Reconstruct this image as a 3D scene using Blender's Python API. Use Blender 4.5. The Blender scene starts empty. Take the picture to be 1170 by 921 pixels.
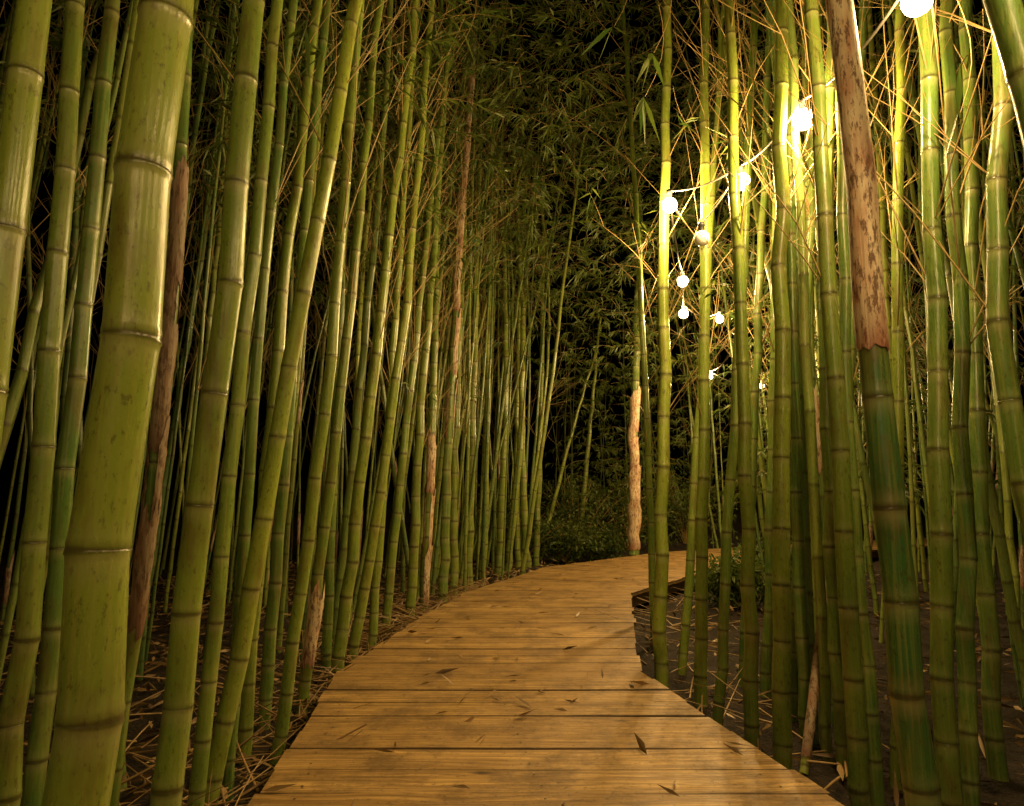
import bpy, math, numpy as np
from mathutils import Vector
rng=np.random.default_rng(11)
S=bpy.context.scene
S.view_settings.view_transform='Standard'; S.view_settings.look='None'; S.view_settings.exposure=0

# ------------------------------------------------------------ camera
PITCH=math.radians(8.4); CAMH=0.9
cd=bpy.data.cameras.new('camera'); cam=bpy.data.objects.new('camera',cd); S.collection.objects.link(cam)
cam.location=(0,0,CAMH); cam.rotation_euler=(math.radians(90)+PITCH,0,0)
cd.lens=24; cd.sensor_width=36; cd.clip_end=600; cd.clip_start=0.05
S.camera=cam

def survey(u,v,Y):
    "world point of a feature measured in the reference, at distance Y along the path"
    x=(u-585)/780; y=(460-v)/780; c,s=math.cos(PITCH),math.sin(PITCH)
    d=np.array([x,c-y*s,s+y*c]); return d*(Y/d[1])+np.array([0,0,CAMH])

# ------------------------------------------------------------ mesh accumulator (quads only)
class Acc:
    def __init__(s): s.v=[];s.f=[];s.c=[];s.m=[];s.p=[];s.n=0
    def add(s,v,f,c,mat=0,p=None):
        v=np.asarray(v,float).reshape(-1,3); f=np.asarray(f,int).reshape(-1,4)
        c=np.asarray(c,float)
        if c.ndim==1: c=np.tile(c,(len(v),1))
        s.v.append(v); s.f.append(f+s.n); s.c.append(c); s.m.append(np.full(len(f),mat))
        s.p.append(np.zeros((len(v),3)) if p is None else np.asarray(p,float))
        s.n+=len(v)
    def build(s,name,mats,smooth=True,parent=None):
        v=np.concatenate(s.v);f=np.concatenate(s.f);c=np.concatenate(s.c);m=np.concatenate(s.m);p=np.concatenate(s.p)
        me=bpy.data.meshes.new(name)
        me.vertices.add(len(v)); me.vertices.foreach_set('co',v.ravel())
        me.loops.add(4*len(f)); me.loops.foreach_set('vertex_index',f.ravel().astype(np.int32))
        me.polygons.add(len(f)); me.polygons.foreach_set('loop_start',(np.arange(len(f))*4).astype(np.int32))
        me.update(calc_edges=True)
        me.polygons.foreach_set('material_index',m.astype(np.int32))
        me.polygons.foreach_set('use_smooth',np.full(len(f),smooth))
        a=me.attributes.new('mask','FLOAT_COLOR','POINT')
        c4=np.ones((len(v),4)); c4[:,:3]=c[:,:3]; a.data.foreach_set('color',c4.ravel())
        b=me.attributes.new('puv','FLOAT_VECTOR','POINT'); b.data.foreach_set('vector',p.ravel())
        for k in mats: me.materials.append(k)
        me.validate(); me.update()
        o=bpy.data.objects.new(name,me); S.collection.objects.link(o)
        if parent: o.parent=parent
        return o
def nrm(a): return a/np.maximum(np.linalg.norm(a,axis=-1,keepdims=True),1e-9)
def tube(acc,P,R,sides,C,mat=0,p=None):
    P=np.asarray(P,float);n=len(P)
    T=nrm(np.gradient(P,axis=0))
    ref=np.array([0.13,0.95,0.1]); 
    if abs(T[0]@nrm(ref))>0.9: ref=np.array([0.9,0.1,0.3])
    U=nrm(np.cross(T,ref)); V=np.cross(T,U)
    a=np.arange(sides)*2*np.pi/sides
    R=np.broadcast_to(np.asarray(R,float),(n,))
    ring=P[:,None]+R[:,None,None]*(np.cos(a)[None,:,None]*U[:,None]+np.sin(a)[None,:,None]*V[:,None])
    i=np.arange(n-1)[:,None]*sides; j=np.arange(sides)[None]; k=(j+1)%sides
    F=np.stack([i+j,i+k,i+sides+k,i+sides+j],-1).reshape(-1,4)
    C=np.asarray(C,float)
    if C.ndim==2: C=np.repeat(C,sides,axis=0)
    acc.add(ring.reshape(-1,3),F,C,mat)
def leaves(acc,P,D,L,W,mat,tint,droop=0.25):
    n=len(P); D=nrm(D)
    N=nrm(np.cross(D,nrm(rng.normal(size=(n,3))))); B=np.cross(D,N)
    L=L[:,None];W=W[:,None]
    g=np.array([0,0,-1.0])
    b=P; t=P+D*L+g*L*droop
    m=P+D*L*0.45-N*W*0.15+g*L*droop*0.2
    l=P+D*L*0.36+B*W*0.5+g*L*droop*0.12; r=P+D*L*0.36-B*W*0.5+g*L*droop*0.12
    V=np.stack([b,l,t,m,r],1).reshape(-1,3)
    i=np.arange(n)[:,None]*5
    F=np.concatenate([i+np.array([[0,1,2,3]]),i+np.array([[0,3,2,4]])])
    C=np.repeat(np.stack([rng.random(n),rng.random(n),np.full(n,tint)],1),5,axis=0)
    acc.add(V,F,C,mat)

# ------------------------------------------------------------ materials
def newmat(name):
    m=bpy.data.materials.new(name); m.use_nodes=True; nt=m.node_tree
    b=nt.nodes['Principled BSDF']; return m,nt,b
def N(nt,t,**k):
    n=nt.nodes.new(t)
    for a,v in k.items(): setattr(n,a,v)
    return n
def mix(nt,f,a,b,bt='MIX'):
    n=N(nt,'ShaderNodeMix',data_type='RGBA',blend_type=bt)
    for i,x in ((0,f),(6,a),(7,b)):
        if isinstance(x,bpy.types.NodeSocket): nt.links.new(x,n.inputs[i])
        elif i==0: n.inputs[0].default_value=x
        else: n.inputs[i].default_value=(*x,1)
    return n.outputs[2]
def mth(nt,op,a,b=0.0,clamp=False):
    n=N(nt,'ShaderNodeMath',operation=op,use_clamp=clamp)
    for i,x in ((0,a),(1,b)):
        if isinstance(x,bpy.types.NodeSocket): nt.links.new(x,n.inputs[i])
        else: n.inputs[i].default_value=x
    return n.outputs[0]
def noise(nt,scale,vec=None,vscale=None,detail=4,rough=0.55):
    n=N(nt,'ShaderNodeTexNoise'); n.inputs['Scale'].default_value=scale; n.inputs['Detail'].default_value=detail; n.inputs['Roughness'].default_value=rough
    if vec is None: vec=N(nt,'ShaderNodeTexCoord').outputs['Object']
    if vscale:
        mp=N(nt,'ShaderNodeMapping'); mp.inputs['Scale'].default_value=vscale; nt.links.new(vec,mp.inputs[0]); vec=mp.outputs[0]
    nt.links.new(vec,n.inputs['Vector']); return n.outputs['Fac']
def ramp(nt,f,a,b):
    n=N(nt,'ShaderNodeMapRange'); n.inputs[1].default_value=a;n.inputs[2].default_value=b
    nt.links.new(f,n.inputs[0]); return n.outputs[0]
def bump(nt,b,h,strength,dist):
    n=N(nt,'ShaderNodeBump'); n.inputs['Strength'].default_value=strength; n.inputs['Distance'].default_value=dist
    nt.links.new(h,n.inputs['Height']); nt.links.new(n.outputs[0],b.inputs['Normal'])
def attr(nt,name='mask'):
    a=N(nt,'ShaderNodeAttribute',attribute_name=name); return a
def sep(nt,a):
    s=N(nt,'ShaderNodeSeparateColor'); nt.links.new(a.outputs['Color'],s.inputs[0]); return s.outputs

def culm_mat():
    m,nt,b=newmat('bamboo_culm_skin'); s=sep(nt,attr(nt))
    c=mix(nt,s[2],(0.035,0.13,0.035),(0.285,0.36,0.045))
    st=noise(nt,1.0,vscale=(110,110,2.0),detail=1)
    c=mix(nt,mth(nt,'MULTIPLY',ramp(nt,st,0.45,0.7),0.35),c,(0.38,0.37,0.09))
    big=noise(nt,1.0,vscale=(11,11,3.2),detail=4,rough=0.7)
    c=mix(nt,mth(nt,'MULTIPLY',ramp(nt,big,0.50,0.68),0.65),c,(0.15,0.105,0.025))
    spk=noise(nt,1.0,vscale=(75,75,34),detail=3,rough=0.75)
    c=mix(nt,mth(nt,'MULTIPLY',ramp(nt,spk,0.57,0.66),0.6),c,(0.075,0.055,0.02))
    c=mix(nt,mth(nt,'MULTIPLY',s[1],0.4),c,(0.44,0.42,0.20))
    c=mix(nt,mth(nt,'MULTIPLY',s[0],0.85),c,(0.06,0.04,0.018))
    nt.links.new(c,b.inputs['Base Color'])
    r=mth(nt,'ADD',mth(nt,'MULTIPLY',big,0.4),0.10); nt.links.new(r,b.inputs['Roughness'])
    bump(nt,b,mth(nt,'ADD',st,spk),0.14,0.004)
    return m
def twig_mat():
    m,nt,b=newmat('bamboo_twig'); n=noise(nt,7,detail=1)
    c=mix(nt,n,(0.30,0.25,0.07),(0.42,0.25,0.10)); nt.links.new(c,b.inputs['Base Color']); b.inputs['Roughness'].default_value=0.55
    return m
def leaf_mat(name,c1,c2,trans):
    m,nt,b=newmat(name); s=sep(nt,attr(nt))
    c=mix(nt,s[0],c1,c2); nt.links.new(c,b.inputs['Base Color']); b.inputs['Roughness'].default_value=0.5
    if trans:
        t=N(nt,'ShaderNodeBsdfTranslucent'); nt.links.new(c,t.inputs[0]); mx=N(nt,'ShaderNodeMixShader'); mx.inputs[0].default_value=trans
        nt.links.new(b.outputs[0],mx.inputs[1]);nt.links.new(t.outputs[0],mx.inputs[2]); nt.links.new(mx.outputs[0],nt.nodes['Material Output'].inputs[0])
    return m
def sheath_mat():
    m,nt,b=newmat('culm_sheath'); s=sep(nt,attr(nt))
    sp=noise(nt,1,vscale=(60,60,16),detail=5,rough=0.75); st=noise(nt,1,vscale=(130,130,2.5),detail=1); lg=noise(nt,1,vscale=(22,22,5),detail=3)
    c=mix(nt,ramp(nt,lg,0.42,0.64),(0.78,0.64,0.44),(0.55,0.28,0.17))
    c=mix(nt,mth(nt,'MULTIPLY',ramp(nt,st,0.4,0.65),0.5),c,(0.74,0.60,0.40))
    c=mix(nt,mth(nt,'MULTIPLY',ramp(nt,sp,0.51,0.58),.9),c,(0.13,0.055,0.03))
    c=mix(nt,mth(nt,'MULTIPLY',s[0],0.7),c,(0.24,0.06,0.03))
    c=mix(nt,s[1],c,(0.09,0.05,0.025))
    nt.links.new(c,b.inputs['Base Color']); b.inputs['Roughness'].default_value=0.6
    bump(nt,b,mth(nt,'ADD',st,sp),0.6,0.005); return m
def wood_mat(name,c1,c2):
    m,nt,b=newmat(name); pv=attr(nt,'puv').outputs['Vector']; s=sep(nt,attr(nt))
    w=noise(nt,1,pv,(1.3,5,1),3)
    ad=N(nt,'ShaderNodeVectorMath',operation='ADD'); nt.links.new(pv,ad.inputs[0])
    cb=N(nt,'ShaderNodeCombineXYZ'); nt.links.new(mth(nt,'MULTIPLY',w,0.12),cb.inputs[1]); nt.links.new(cb.outputs[0],ad.inputs[1])
    g=noise(nt,1,ad.outputs[0],(1.6,55,1),5,0.65); g2=noise(nt,1,ad.outputs[0],(4,200,1),3)
    c=mix(nt,ramp(nt,g,0.38,0.62),tuple(x*.66 for x in c1),c2)
    c=mix(nt,mth(nt,'MULTIPLY',ramp(nt,g2,0.48,0.64),0.7),c,tuple(x*0.36 for x in c1))
    c=mix(nt,mth(nt,'MULTIPLY',s[0],0.5),c,(0.25,0.14,0.045))
    bl=noise(nt,3.2,detail=8,rough=0.75); c=mix(nt,mth(nt,'MULTIPLY',ramp(nt,bl,0.46,0.61),0.75),c,(0.14,0.078,0.026))
    fl=noise(nt,42,detail=4,rough=.7); c=mix(nt,mth(nt,'MULTIPLY',ramp(nt,fl,0.58,0.66),0.6),c,(0.07,0.04,0.016))
    vo=N(nt,'ShaderNodeTexVoronoi'); mp=N(nt,'ShaderNodeMapping'); mp.inputs['Scale'].default_value=(1.4,4.2,1.0); nt.links.new(pv,mp.inputs[0]); nt.links.new(mp.outputs[0],vo.inputs['Vector']); vo.inputs['Scale'].default_value=1.0
    c=mix(nt,ramp(nt,vo.outputs['Distance'],0.085,0.035),c,(0.06,0.03,0.012))
    c=mix(nt,s[1],c,(0.05,0.03,0.014))
    nt.links.new(c,b.inputs['Base Color'])
    nt.links.new(mth(nt,'ADD',mth(nt,'MULTIPLY',bl,0.45),0.30),b.inputs['Roughness'])
    bump(nt,b,mth(nt,'ADD',g,mth(nt,'MULTIPLY',g2,0.6)),0.9,0.006)
    return m
def simple(name,c,r=0.5,metal=0):
    m,nt,b=newmat(name); b.inputs['Base Color'].default_value=(*c,1); b.inputs['Roughness'].default_value=r; b.inputs['Metallic'].default_value=metal
    return m
CULM=culm_mat();TWIG=twig_mat();LEAF=leaf_mat('bamboo_leaf',(0.045,0.095,0.012),(0.15,0.19,0.03),0.35)
DEAD=leaf_mat('dead_leaf',(0.42,0.27,0.11),(0.09,0.048,0.02),0.0);SHEATH=sheath_mat()
BM=[CULM,TWIG,LEAF,SHEATH]

# ------------------------------------------------------------ boardwalk layout
PL=np.array([[-.70,-2.5],[-.70,1.3],[-.95,3.9],[-.76,5.4],[-.48,7.2],[.45,10.0],[2.7,13.0],[6,15.6],[11,18.6]])
PR=np.array([[1.17,-2.5],[1.17,1.3],[.70,3.9],[.93,5.4],[1.23,7.2],[2.15,8.7],[4.0,11.2],[7,13.7],[12,16.8]])
MID=(PL+PR)/2
def pathdist(x,y):
    p=np.array([x,y]); best=1e9
    for a,b in zip(MID[:-1],MID[1:]):
        t=np.clip(((p-a)@(b-a))/((b-a)@(b-a)),0,1); best=min(best,np.linalg.norm(p-a-t*(b-a)))
    return best

# ------------------------------------------------------------ bamboo
def culm(acc,base,d,r0,H,tint,sp=0.26,sides=10,bow=(0,1,1),twig_from=None,twig_n=0.6,leafy=0.0,arch=(0,0),lowdet=False,sheaths=(),taper=.62):
    d=np.asarray(d,float);d=d/np.linalg.norm(d); side=nrm(np.cross(d,[0,1,0])); fw=np.cross(side,d)
    nodes=[0.02]; s=0.02
    while s<H:
        s+=sp*(0.62+0.45*min(1,s/1.2))*rng.uniform(.88,1.12); nodes.append(s)
    nodes=np.array(nodes); k=len(nodes)
    jit=rng.normal(0,0.0055,(k,2))*(r0/0.035)
    a,s1,s2=bow
    def path(s):
        s=np.asarray(s,float)
        off=a*np.sin(np.pi*(s-s1)/(s2-s1)) if a else 0*s
        jx=np.interp(s,nodes,jit[:,0])+off; jy=np.interp(s,nodes,jit[:,1])
        P=base+s[...,None]*d+jx[...,None]*side+jy[...,None]*fw
        q=np.maximum(0,s-3.2)**2
        P=P+np.stack([arch[0]*q,arch[1]*q,-0.004*q],-1)
        return P
    def rad(s): return r0*(1-taper*np.clip(np.asarray(s)/H,0,1)**1.25)
    q=max(0.6,r0/0.04)
    if lowdet: prof=[(-.02,1.0,0,.3),(-.004,1.10,.6,0),(.004,1.07,.9,0),(.025,1.0,0,.2)]
    else: prof=[(-.055,1.0,0,0),(-.018,1.0,0,.8),(-.007,1.02,.1,1),(-.003,1.07,.7,.2),(0.0,1.035,1,0),(.003,1.025,.9,0),(.008,1.05,.35,.2),(.018,1.01,.1,.4),(.05,1,0,0)]
    ss=[];rm=[];C=[]
    for n_ in nodes:
        tn=np.clip(tint+rng.normal(0,.08),0,1)
        for o,mm,dk,pl in prof:
            ss.append(n_+o*q); rm.append(mm); C.append((dk,pl,tn))
    ss=np.array(ss);rm=np.array(rm);C=np.array(C); o=np.argsort(ss); ss,rm,C=ss[o],rm[o],C[o]
    tube(acc,path(ss),rad(ss)*rm,sides,C,0)
    if twig_from is not None:
        az=rng.uniform(0,6.28)
        for n_ in nodes[2:]:
            az+=np.pi+rng.normal(0,.25)
            if n_<twig_from or rng.random()>twig_n: continue
            for kk in range(rng.integers(1,3)):
                aa=az+rng.normal(0,.5); el=rng.uniform(.85,1.3); L=rng.uniform(.35,1.25)
                D=np.array([math.cos(aa)*math.cos(el),math.sin(aa)*math.cos(el),math.sin(el)])
                t=np.linspace(0,1,6)[:,None]; p0=path(np.array(n_))
                c=rng.normal(0,.07,3); P=p0+D*L*t+c*(t*t)+np.array([D[0],D[1],-.6])*L*.12*t*t+rng.normal(0,.006,(6,3))*t
                rr=rng.uniform(.0026,.0046)
                tube(acc,P,np.linspace(rr,rr*.35,6),4 if not lowdet else 3,(0,0,.5),1)
                for z in range(rng.integers(1,4)):
                    i=rng.integers(1,5); D2=nrm(D+rng.normal(0,.45,3)); L2=L*rng.uniform(.2,.55)
                    t2=np.linspace(0,1,4)[:,None]; P2=P[i]+D2*L2*t2+rng.normal(0,.03,3)*t2*t2
                    tube(acc,P2,np.linspace(rr*.6,rr*.25,4),3,(0,0,.5),1)
                    if rng.random()<leafy:
                        m=rng.integers(3,8); leaves(acc,np.tile(P2[-1],(m,1))+rng.normal(0,.015,(m,3)),nrm(D2+rng.normal(0,.8,(m,3)))+np.array([0,0,-.5]),rng.uniform(.08,.15,m),rng.uniform(.012,.02,m),2,.5)
    for (sa,sb,wrap,flare,dark) in sheaths:
        nth=18; ns=14; th0=rng.uniform(0,6.28)
        T=nrm(path(np.array(sb))-path(np.array(sa))); U=nrm(np.cross(T,[0,1,.1]));V=np.cross(T,U)
        th=np.linspace(0,2*np.pi*wrap,nth); tt=np.linspace(0,1,ns)
        rag0=rng.normal(0,.012,nth); rag1=rng.normal(0,.035,nth)
        if wrap==1: rag0[-1]=rag0[0]; rag1[-1]=rag1[0]
        pts=[];CC=[]
        for t_ in tt:
            pt=np.sin(np.pi*np.linspace(0,1,nth)) if wrap<1 else 1.0
            sv=sa+(sb-sa)*(t_*(0.72+.28*pt))+rag0*(1-t_)+rag1*t_
            c0=path(sv); R_=rad(sv)*(1.09+ flare*t_**3)+0.0015
            if wrap<1: R_=R_+rng.normal(0,.0012,nth)
            pts.append(c0+R_[:,None]*(np.cos(th+th0)[:,None]*U+np.sin(th+th0)[:,None]*V))
            CC.append(np.stack([np.full(nth,max(0,1-t_*3.5)),np.full(nth,dark),np.full(nth,.5)],1))
        i=np.arange(ns-1)[:,None]*nth; j=np.arange(nth-1)[None]
        F=np.stack([i+j,i+j+1,i+nth+j+1,i+nth+j],-1).reshape(-1,4)
        acc.add(np.concatenate(pts),F,np.concatenate(CC),3)

def hero(u1,v1,u2,v2,Y,w,tint,Y2=None,**k):
    p1=survey(u1,v1,Y); p2=survey(u2,v2,Y2 or Y); d=nrm(p2-p1)
    t=(-.25-p1[2])/d[2]; base=p1+d*t; s1=-t; s2=np.linalg.norm(p2-base)
    r=w*Y/1560; a=Acc(); sh=k.pop('sheath_px',None)
    if sh:
        L=[]
        for (va,vb,n,wrap,fl,dk) in sh:
            za=survey(u1,va,Y)[2]+.25; zb=survey(u1,vb,Y)[2]+.25; st=(zb-za)/n
            for i in range(n): L.append((za+i*st,za+(i+1)*st*1.0+.12,wrap,fl,dk))
        k['sheaths']=L
    bw=rng.normal(0,.025)*max(1,Y/4)
    if k.pop('straight',False): bw*=.15
    k.setdefault('bow',(bw,s1,s2))
    culm(a,base,d,r,k.pop('H',7.5),tint,sides=k.pop('sides',14),**k)
    return a.build('bamboo_culm',BM)

# left side (u,v bottom, u,v top, distance, width px, tint)
hero(88,900,193,0,1.30,64,.80,sp=.36,sides=28,bow=(0.004,0,3),taper=.3)
hero(-62,900,38,0,1.45,42,.85,sp=.33,sides=20)
hero(192,900,288,0,1.95,31,.65,sp=.29,sides=20,bow=(-.012,.5,2.6))
hero(8,900,88,0,1.95,25,.55,sp=.27)
hero(40,900,130,0,2.3,21,.3)
hero(128,900,216,0,2.2,17,.35,sheath_px=[(720,230,5,.85,.2,.72)])
hero(133,900,178,0,2.9,18,.35)
hero(243,900,408,0,2.6,20,.9,sp=.27,twig_from=2.4,twig_n=.5)
hero(225,900,318,0,2.45,17,.55)
hero(276,900,352,100,3.1,15,.7,twig_from=2.2,twig_n=.5)
hero(262,880,336,0,2.8,13,.3,twig_from=2.4)
hero(318,850,398,160,3.1,14,.6,twig_from=2.0)
hero(300,850,372,0,3.6,14,.3,twig_from=2.4)
hero(345,800,424,100,3.9,13,.5,sheath_px=[(760,690,1,.8,.3,.1)],twig_from=2.0)
hero(386,765,462,120,4.55,14,.7,twig_from=2,twig_n=.8)
hero(372,770,404,60,4.7,11,.35,twig_from=2)
hero(402,752,484,120,4.9,12,.75,twig_from=1.8,twig_n=.9,leafy=.25)
hero(424,738,456,300,5.3,10,.6,twig_from=1.8)
hero(440,715,505,120,6.2,10,.5,twig_from=1.6,twig_n=.8,leafy=.3)
hero(468,704,492,330,6.8,11,.6,twig_from=1.4,twig_n=.9,leafy=.3)
hero(484,695,500,200,7.4,10,.45,sheath_px=[(690,500,3,.85,.3,.1)],twig_from=1.5,twig_n=.9)
hero(505,690,538,100,7.6,11,.35,sheath_px=[(500,30,7,.8,.3,.4)],twig_from=1.8)
hero(518,680,528,300,8.4,10,.6,twig_from=1.6,twig_n=.9,leafy=.3)
hero(535,668,545,300,9.4,9,.65,twig_from=1.6)
hero(552,660,560,280,10.2,8,.7)
hero(568,655,575,260,11,8,.6); hero(580,650,592,260,11.6,8,.7); hero(592,650,598,260,12,7,.75); hero(603,648,606,260,12,8,.6); hero(612,646,620,300,12.6,7,.55)
hero(620,625,672,430,14,5,.8,H=4.5); hero(660,628,682,400,14.5,6,.7,H=5)
hero(724,628,728,380,12.9,12,.3,sheath_px=[(627,450,4,.8,.35,0.05)],H=7)
# right side
hero(755,777,760,200,4.3,15,.9,sp=.27,twig_from=1.6,twig_n=.8,leafy=.15,straight=True)
hero(779,785,804,380,4.6,10,.65,twig_from=1.6,twig_n=.7,straight=True)
hero(800,792,806,190,4.0,14,.75,twig_from=1.5,twig_n=.9,leafy=.2,straight=True)
hero(822,815,842,420,3.6,12,.4,twig_from=1.9,straight=True)
hero(860,842,842,240,3.25,16,.6,twig_from=2.0,twig_n=.8,straight=True)
hero(893,868,893,80,2.95,20,.75,sp=.27,twig_from=2.0,twig_n=.8,straight=True)
hero(925,900,903,230,3.3,14,.25,twig_from=2.0,twig_n=.8)
hero(984,915,934,100,2.5,21,.5,sp=.27,twig_from=1.9,twig_n=.7,straight=True)
hero(966,900,948,120,3.0,17,.45,twig_from=1.9,twig_n=.8)
hero(1003,905,962,140,2.75,15,.3,twig_from=1.8,twig_n=.8)
hero(1052,915,962,0,1.95,36,.10,sp=.30,sides=22,bow=(.008,.5,2.4),taper=1.1,H=9,sheath_px=[(398,-400,5,1.0,.03,0)])
hero(1085,905,1058,0,2.35,23,.35,twig_from=1.7,twig_n=.8)
hero(1108,905,1084,60,2.6,18,.25,twig_from=1.5,twig_n=.9,leafy=.15)
hero(1026,800,1030,20,2.9,14,.75,twig_from=1.6,twig_n=.8,leafy=.1)
hero(1182,620,1142,170,2.2,25,.35,twig_from=1.5,twig_n=.9)
hero(1215,330,1140,0,1.5,42,.25,sp=.3,sides=20)
hero(1140,905,1110,200,3.0,18,.25,twig_from=1.6,twig_n=.8,leafy=.15)
hero(848,800,864,420,4.4,11,.3,twig_from=1.6,twig_n=.8,straight=True)
hero(748,740,724,200,5.6,8,.45,twig_from=1.5,twig_n=.8)
hero(876,790,884,400,4.2,12,.35,twig_from=1.6,twig_n=.8); hero(905,830,925,300,3.7,12,.3,twig_from=1.6); hero(945,840,975,300,3.6,13,.35,twig_from=1.6)
a=Acc(); b0=survey(918,880,3.0); b1=survey(950,630,3.4)
culm(a,b0,b1-b0,.018,1.3,.9,sides=10,sheaths=[(0.05,.5,.95,.1,.5),(.5,1.1,.95,.1,.4)]); a.build('dead_bamboo_cane',BM)

def grove(name,count,xr,yr,lean,mind,ok,twig=.35,leafy=.12,rr=(.013,.033)):
    acc=Acc(); pts=[]; tries=0
    while len(pts)<count and tries<count*60:
        tries+=1; x=rng.uniform(*xr); y=rng.uniform(*yr)
        if not ok(x,y): continue
        if any((x-a_)**2+(y-b_)**2<mind**2 for a_,b_ in pts): continue
        pts.append((x,y))
        far=y>7 or abs(x)>4
        L=lean+rng.normal(0,.055)*(2.2 if rng.random()<.1 and x<0 else 1); r=rng.uniform(*rr)
        sh=()
        if rng.random()<.22: z=rng.uniform(.1,1.8); sh=((z,z+rng.uniform(.3,.6),.8,.25,rng.uniform(0.1,.8)),)
        culm(acc,np.array([x,y,-.25]),np.array([L,rng.normal(0,.035),1.]),r,rng.uniform(6.5,9),rng.uniform(.0,.9),sp=rng.uniform(.22,.33),sides=6 if far else 9,
             twig_from=rng.uniform(1.3,2.4),twig_n=twig,leafy=leafy,arch=(rng.normal(0,.012),rng.normal(0,.012)),lowdet=True,bow=(rng.normal(0,.05),0,6),sheaths=sh)
    return acc.build(name,BM)
grove('bamboo_grove',195,(-6.5,0.2),(2.7,15),.07,.17,lambda x,y: pathdist(x,y)>1.2 and (x<-1.5 or y>4.8) and x<-.9+max(0,y-6)*.28 and rng.random()<1.15-abs(x)*.13)
grove('bamboo_grove',150,(.9,8),(3.1,12),-.005,.15,lambda x,y: pathdist(x,y)>1.15 and x>1.2 and (y<3.6 or not 80<x/y*780<282 ))
grove('bamboo_grove',90,(-8,14),(15,26),.0,.25,lambda x,y: pathdist(x,y)>1.3 and not(0.3<x<3 and y<18))
grove('bamboo_grove',60,(-5,-1.7),(-3,2.7),.03,.2,lambda x,y: True)
grove('bamboo_grove',50,(1.9,6),(-3,3.0),-.02,.2,lambda x,y: pathdist(x,y)>1.2)

def sprays(name,P,per=14,size=(.09,.17)):
    acc=Acc()
    for p in P:
        az=rng.uniform(0,6.28); L=rng.uniform(.25,.6); D=np.array([math.cos(az),math.sin(az),rng.uniform(-.1,.5)])
        t=np.linspace(0,1,4)[:,None]; Q=p+D*L*t+np.array([0,0,-.35])*L*t*t
        tube(acc,Q,np.linspace(.0025,.001,4),3,(0,0,.5),1)
        m=per; tt=rng.random(m)**.7; B=p+D*L*tt[:,None]+np.array([0,0,-.35])*L*(tt**2)[:,None]
        DD=nrm(D+rng.normal(0,.6,(m,3)))+np.array([0,0,-.55])
        leaves(acc,B,DD,rng.uniform(*size,m),rng.uniform(.014,.024,m),2,.5)
    return acc.build(name,BM)
def box(n,x,y,z): return np.stack([rng.uniform(*x,n),rng.uniform(*y,n),rng.uniform(*z,n)],1)
Pr=box(700,(1.6,5),(6.0,10.5),(1.0,3.8)); Pr=Pr[Pr[:,0]/Pr[:,1]>.352]
Pf=box(1600,(1.0,8),(11.5,16.5),(.0,4)); Pf=Pf[(Pf[:,1]>13.2+.5*np.maximum(0,Pf[:,0]-2.5))|(Pf[:,2]>3.4)|(Pf[:,1]<Pf[:,0]*.85+5.5)]
P=np.concatenate([box(1700,(-2.5,4),(7,12),(3.8,8)),box(1400,(-4,8),(10,16),(3.2,9)),box(380,(1.7,6),(3.6,8),(3.2,6)),box(560,(-3.4,-.5),(3.4,8),(3.2,6)),
    box(170,(-.8,1.3),(5.2,8),(4.2,6.5)),Pf,Pr])
ok=np.array([pathdist(p[0],p[1])>1.5 or p[2]>3.2 for p in P]); sprays('bamboo_foliage',P[ok])
acc=Acc()
for (u,v,Y,n) in ((745,60,2.6,4),(735,110,2.6,4),(1095,128,2.0,2),(370,60,2.6,4),(838,160,3.4,4),(350,30,2.4,3),(700,30,3,4),(520,60,3.4,4)):
    p=survey(u,v,Y); D=nrm(rng.normal(0,.6,(n,3))+np.array([-.3,0,-.7])); D[:,1]*=.4
    q=p+np.array([.1,.1,.5]); t=np.linspace(0,1,6)[:,None]
    tube(acc,q+(p-q)*t+np.array([.05,0,0])*np.sin(t*3),np.linspace(.002,.001,6),4,(0,0,.5),1)
    leaves(acc,np.tile(p,(n,1)),D,rng.uniform(.11,.2,n),rng.uniform(.018,.028,n),2,.5,droop=.15)
acc.build('bamboo_leaf_sprig',BM)

for (x,y,h,w) in ((.2,13.2,1.3,1.0),(1.4,14.6,1.9,1.3),(2.6,15.6,2.4,1.3),(-.8,14.5,1.6,1.2),(4.2,16.8,2.6,1.5),(1.0,13.3,.8,.7),(1.7,13.6,.7,.6),(2.35,7.5,.55,.45),(3.3,9.0,.7,.5)):  # last two low shrubs are added to darken the spot right of the path
    acc=Acc()
    for i in range(26):
        az=rng.uniform(0,6.28); e=rng.uniform(.2,1); t=np.linspace(0,1,6)[:,None]
        tip=np.array([math.cos(az)*w*e,math.sin(az)*w*e,h*rng.uniform(.5,1)*(1.15-e*.5)])
        Q=np.array([x,y,-.2])+tip*t+np.array([0,0,.25])*np.sin(t*3.1)*h*.5
        tube(acc,Q,np.linspace(.012,.003,6)*min(1,h),4,(0,0,.5),1)
        m=90; tt=rng.uniform(.25,1,m); k=np.stack([np.interp(tt,t[:,0],Q[:,j]) for j in range(3)],1)+rng.normal(0,.12*min(1,h),(m,3))
        leaves(acc,k,rng.normal(0,1,(m,3)),rng.uniform(.06,.12,m),rng.uniform(.025,.045,m),2,.5)
    acc.build('shrub',BM)

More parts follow.
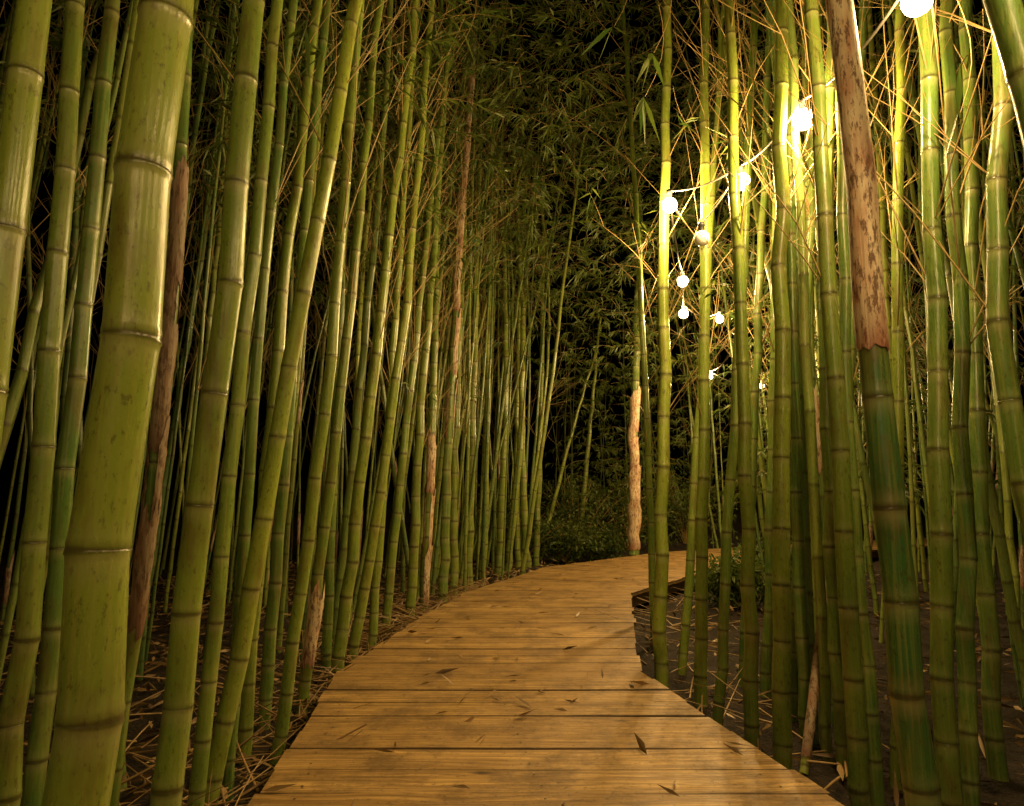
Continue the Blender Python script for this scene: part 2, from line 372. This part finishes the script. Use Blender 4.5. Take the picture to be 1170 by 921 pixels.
# ------------------------------------------------------------ ground
xs=np.concatenate([np.linspace(-150,-8,14)[:-1],np.linspace(-8,14,150),np.linspace(14,150,14)[1:]])
ys=np.concatenate([np.linspace(-80,-3,8)[:-1],np.linspace(-3,20,160),np.linspace(20,200,16)[1:]])
X,Y=np.meshgrid(xs,ys); 
Z=-.22+.025*np.sin(X*2.3+Y*1.1)+.02*np.sin(X*5.1-Y*3.7)+rng.normal(0,.008,X.shape)
Z+=np.clip((Y-14.5-.55*np.maximum(0,X-2)),0,14)*.16
acc=Acc(); nx=len(xs); i=np.arange(len(ys)-1)[:,None]*nx; j=np.arange(nx-1)[None]
acc.add(np.stack([X,Y,Z],-1),np.stack([i+j,i+j+1,i+nx+j+1,i+nx+j],-1),(0,0,0))
m,nt,b=newmat('forest_floor'); n1=noise(nt,9,detail=8,rough=.7); n2=noise(nt,60,detail=4)
c=mix(nt,ramp(nt,n1,.35,.7),(.015,.010,.006),(.05,.03,.014)); c=mix(nt,ramp(nt,n2,.6,.7),c,(.09,.055,.025)); nt.links.new(c,b.inputs['Base Color']); b.inputs['Roughness'].default_value=.95
bump(nt,b,mth(nt,'ADD',n1,n2),1,.04)
acc.build('ground',[m])

# litter
acc=Acc(); n=17000
x=rng.uniform(-5,6,n); y=rng.uniform(0.5,13,n); keep=np.array([pathdist(a_,b_)>.8 and (a_<.3 or rng.random()<.3) for a_,b_ in zip(x,y)]); x,y=x[keep],y[keep]; n=len(x)
D=np.stack([rng.normal(0,1,n),rng.normal(0,1,n),rng.normal(0,.25,n)],1)
leaves(acc,np.stack([x,y,-.19+rng.uniform(0,.035,n)],1),D,rng.uniform(.06,.2,n),rng.uniform(.010,.03,n),0,.5,droop=.02)
for q in range(800):
    side_=rng.random()<.82
    yy=rng.uniform(1.8,9); xx=(np.interp(yy,PL[:,1],PL[:,0])-abs(rng.normal(.05,.35))-.05) if side_ else (np.interp(yy,PR[:,1],PR[:,0])+abs(rng.normal(.05,.35))+.05)
    az=rng.uniform(0,6.28); L=rng.uniform(.12,.6); t=np.linspace(0,1,5)[:,None]
    Dv=np.array([math.cos(az),math.sin(az),rng.uniform(-.02,.4)])
    Q=np.array([xx,yy,-.18+rng.uniform(0,.05)])+Dv*L*t+rng.normal(0,.02,3)*t*t
    tube(acc,Q,np.linspace(.004,.002,5)*rng.uniform(.5,1.8),4,(rng.random()*.6,0,0),0)
acc.build('leaf_litter',[DEAD])

# ------------------------------------------------------------ boardwalk
BW=bpy.data.objects.new('boardwalk',None); S.collection.objects.link(BW)
WOOD=wood_mat('deck_wood',(.44,.25,.08),(.70,.45,.165)); WOODD=wood_mat('joist_wood',(.12,.07,.03),(.18,.11,.05))
acc=Acc(); sc=Acc(); rows=[]
for k in range(len(PL)-1):
    L0,L1,R0,R1=PL[k],PL[k+1],PR[k],PR[k+1]; ln=(np.linalg.norm(L1-L0)+np.linalg.norm(R1-R0))/2
    n=max(1,round(ln/.20))
    for q in range(n): rows.append((L0+(L1-L0)*q/n,L0+(L1-L0)*(q+1)/n,R0+(R1-R0)*q/n,R0+(R1-R0)*(q+1)/n))
NS=9
for ri,(l0,l1,r0,r1) in enumerate(rows):
    zt=rng.normal(0,.0018); rnd=rng.random(); e0=rng.normal(0,.009); e1=rng.normal(0,.009); yaw=rng.normal(0,.0015)
    w=(np.linalg.norm(l1-l0)+np.linalg.norm(r1-r0))/2; g=rng.uniform(.0015,.0045)/w
    ch=.003/w
    prof=[(g,-.036,0),(g,-.004,.9),(g+ch*.4,-.0012,.5),(g+ch*1.5,0,0),(.5,.0014*rng.normal(),0),(1-g-ch*1.5,0,0),(1-g-ch*.4,-.0012,.5),(1-g,-.004,.9),(1-g,-.036,0)]
    V=[];C=[];Pv=[]
    off=rng.uniform(0,50)
    for s in np.linspace(0,1,NS):
        wl=np.linalg.norm(r0-l0); s_=s+ (e0 if s==0 else e1 if s==1 else 0)/wl
        warp=.0014*math.sin(s*5+rnd*9)
        for a_,z,dk in prof:
            aa=a_+yaw/w*(s-.5)
            p=(1-s_)*((1-aa)*l0+aa*l1)+s_*((1-aa)*r0+aa*r1)
            V.append((p[0],p[1],z+zt+warp)); C.append((rnd,dk,0)); Pv.append((s_*wl+off,aa*w+off*.37,off))
    np_=len(prof); i=np.arange(NS-1)[:,None]*np_; j=np.arange(np_)[None]; kk=(j+1)%np_
    F=np.stack([i+j,i+kk,i+np_+kk,i+np_+j],-1).reshape(-1,4)[:, ::-1]
    caps=[]
    for b_ in (0,(NS-1)*np_): caps+=[(b_,b_+1,b_+7,b_+8),(b_+1,b_+2,b_+6,b_+7),(b_+2,b_+3,b_+5,b_+6)]
    acc.add(V,np.concatenate([F,np.array(caps)]),C,0,Pv)
    if ri<60:
        for s in (.07,.5,.93):
            for aa in (.25,.75):
                p=(1-s)*((1-aa)*l0+aa*l1)+s*((1-aa)*r0+aa*r1)+rng.normal(0,.004,2)
                a8=np.arange(8)*math.pi/4; vv=[(p[0]+.0045*math.cos(t),p[1]+.0045*math.sin(t),zt+.0030) for t in a8]
                sc.add(vv,[(0,1,2,3),(0,3,4,7),(7,4,5,6)],(0,0,0))
acc.build('planks',[WOOD],smooth=False,parent=BW)
sc.build('screws',[simple('screw_metal',(.05,.045,.04),.5,.6)],smooth=False,parent=BW)
acc=Acc()
def beam(acc,a,b,w,z0,z1):
    a=np.array(a);b=np.array(b);d=b-a;L=np.linalg.norm(d);d=d/L;n=np.array([-d[1],d[0]])*w/2
    V=[];P_=[]
    for p,s in ((a,0),(b,L)):
        for sg,z in ((-1,z0),(1,z0),(1,z1),(-1,z1)): V.append((*(p+n*sg),z)); P_.append((s+a[0]*7,z*1.0+sg*w*.5,a[1]))
    acc.add(V,[(0,1,2,3),(7,6,5,4),(0,4,5,1),(1,5,6,2),(2,6,7,3),(3,7,4,0)],(.3,0,0),0,P_)
for f in (.04,.5,.96):
    Q=PL*(1-f)+PR*f
    for a_,b_ in zip(Q[:-1],Q[1:]): beam(acc,a_,b_,.045,-.16,-.0385)
for k in range(1,len(PL)-2):
    for f in (.09,.91):
        p=PL[k]*(1-f)+PR[k]*f; beam(acc,p-[.045,0],p+[.045,0],.09,-.4,-.162)
acc.build('joists',[WOODD],smooth=False,parent=BW)
acc=Acc()
LV=[(585,806),(607,796),(600,902),(642,890),(718,775),(735,771),(812,830),(545,806),(730,844),(490,728),(592,741),(318,881),(470,716),(640,735),(500,760),(655,700),(560,690),(690,690),(610,675)]
for (u,v) in LV:
    Yd=702/(v-575); Xd=(u-585)/780*Yd
    az=rng.uniform(0,6.28); leaves(acc,np.array([[Xd,Yd,.009]]),np.array([[math.cos(az),math.sin(az),.16]]),np.array([rng.uniform(.09,.17)]),np.array([rng.uniform(.02,.032)]),0,.5,droop=0.)
n=150; yy=rng.uniform(2,12,n); xx=np.interp(yy,MID[:,1],MID[:,0])+rng.normal(0,.55,n)
ok=np.array([pathdist(a_,b_)<.8 for a_,b_ in zip(xx,yy)]); xx,yy=xx[ok],yy[ok]; n=len(xx)
leaves(acc,np.stack([xx,yy,np.full(n,.006)],1),np.stack([rng.normal(0,1,n),rng.normal(0,1,n),np.abs(rng.normal(0,.12,n))],1),rng.uniform(.04,.12,n),rng.uniform(.008,.02,n),0,.5,droop=0.)
acc.v=[np.column_stack([v[:,:2],np.maximum(v[:,2],.005)]) for v in acc.v]
acc.build('fallen_leaves',[DEAD])

# ------------------------------------------------------------ string lights
SL=bpy.data.objects.new('string_lights',None); S.collection.objects.link(SL)
GLOW,nt,b=newmat('lit_bulb_glass'); em=N(nt,'ShaderNodeEmission'); em.inputs[0].default_value=(1,.74,.42,1); em.inputs[1].default_value=60
tr=N(nt,'ShaderNodeBsdfTransparent'); mx=N(nt,'ShaderNodeMixShader'); mx.inputs[0].default_value=.3
nt.links.new(tr.outputs[0],mx.inputs[1]); nt.links.new(em.outputs[0],mx.inputs[2]); nt.links.new(mx.outputs[0],nt.nodes['Material Output'].inputs[0])
GLOW.cycles.emission_sampling='NONE'
FROST=simple('unlit_bulb_glass',(.75,.72,.65),.25); SOCK=simple('socket_rubber',(.015,.015,.015),.6); CAB=simple('cable_sheathing',(.16,.145,.12),.5)
def bulb(p,lit=True,r=.048,power=90):
    a=Acc(); t=np.linspace(0.02,np.pi*.86,11)
    zz=-r*np.cos(t); P=np.stack([np.full(11,p[0]),np.full(11,p[1]),p[2]+zz],1)
    tube(a,P,r*np.sin(t),14,(0,0,0)); a.build('bulb',[GLOW if lit else FROST],parent=SL)
    a=Acc(); h=[.8,.82,.9,1.6,1.62,2.1,2.15]; R=[.012,.017,.018,.018,.021,.019,.001]
    tube(a,[(p[0],p[1],p[2]+r*q) for q in h],R,12,(0,0,0)); a.build('socket',[SOCK],parent=SL)
    if lit:
        l=bpy.data.lights.new('filament','POINT'); l.energy=power; l.color=(1,.65,.25); l.shadow_soft_size=.03
        o=bpy.data.objects.new('filament',l); S.collection.objects.link(o); o.location=p; o.parent=SL
    return np.array([p[0],p[1],p[2]+r*2.0])
B=[(1048,0,2.0,48),(918,136,2.9,100),(847,207,3.6,110),(765,234,4.1,110),(780,321,5.6,120),(781,358,6.7,130),(822,364,7.8,150)]
pts=[np.array(q) for q in ((-1.3,-2.4,2.7),(-.5,-1.6,2.55),(.35,-.8,2.5),(1.0,.1,2.5),(1.25,1.1,2.42))]
tops=[bulb(p,power=w_) for p,w_ in zip(pts,(42,50,46,42,38))]
for (u,v,Yb,w_) in B: tops.append(bulb(survey(u,v,Yb),power=w_))
for p in ((3.2,9.3,3.17),(3.3,11.2,3.0),(4.6,12.4,3.05),(6.6,13.9,3.0)): tops.append(bulb(np.array(p),power=240))  # all but the first are added to light the foliage past the bend
bulb(survey(802,272,3.9),False)
a=Acc()
for p,q in zip(tops[:-1],tops[1:]):
    t=np.linspace(0,1,12)[:,None]; L=np.linalg.norm(q-p); Q=p+(q-p)*t-np.array([0,0,1])*(.07*L*4*t*(1-t))
    tube(a,Q,.006,6,(0,0,0))
q=survey(802,272,3.9)+[0,0,.09]; t=np.linspace(0,1,10)[:,None]; tube(a,tops[7]+(q-tops[7])*t-np.array([0,0,.1])*t*(1-t),.004,6,(0,0,0)); 
a.build('cable',[CAB],parent=SL)

# ------------------------------------------------------------ night sky
w=bpy.data.worlds.new('World'); S.world=w; w.use_nodes=True; nt=w.node_tree
sky=nt.nodes.new('ShaderNodeTexSky'); sky.sky_type='NISHITA'; sky.sun_disc=False; sky.sun_elevation=math.radians(-4); sky.sun_rotation=math.radians(40)
bg=nt.nodes['Background']; nt.links.new(sky.outputs[0],bg.inputs[0]); bg.inputs[1].default_value=.001
print('done')
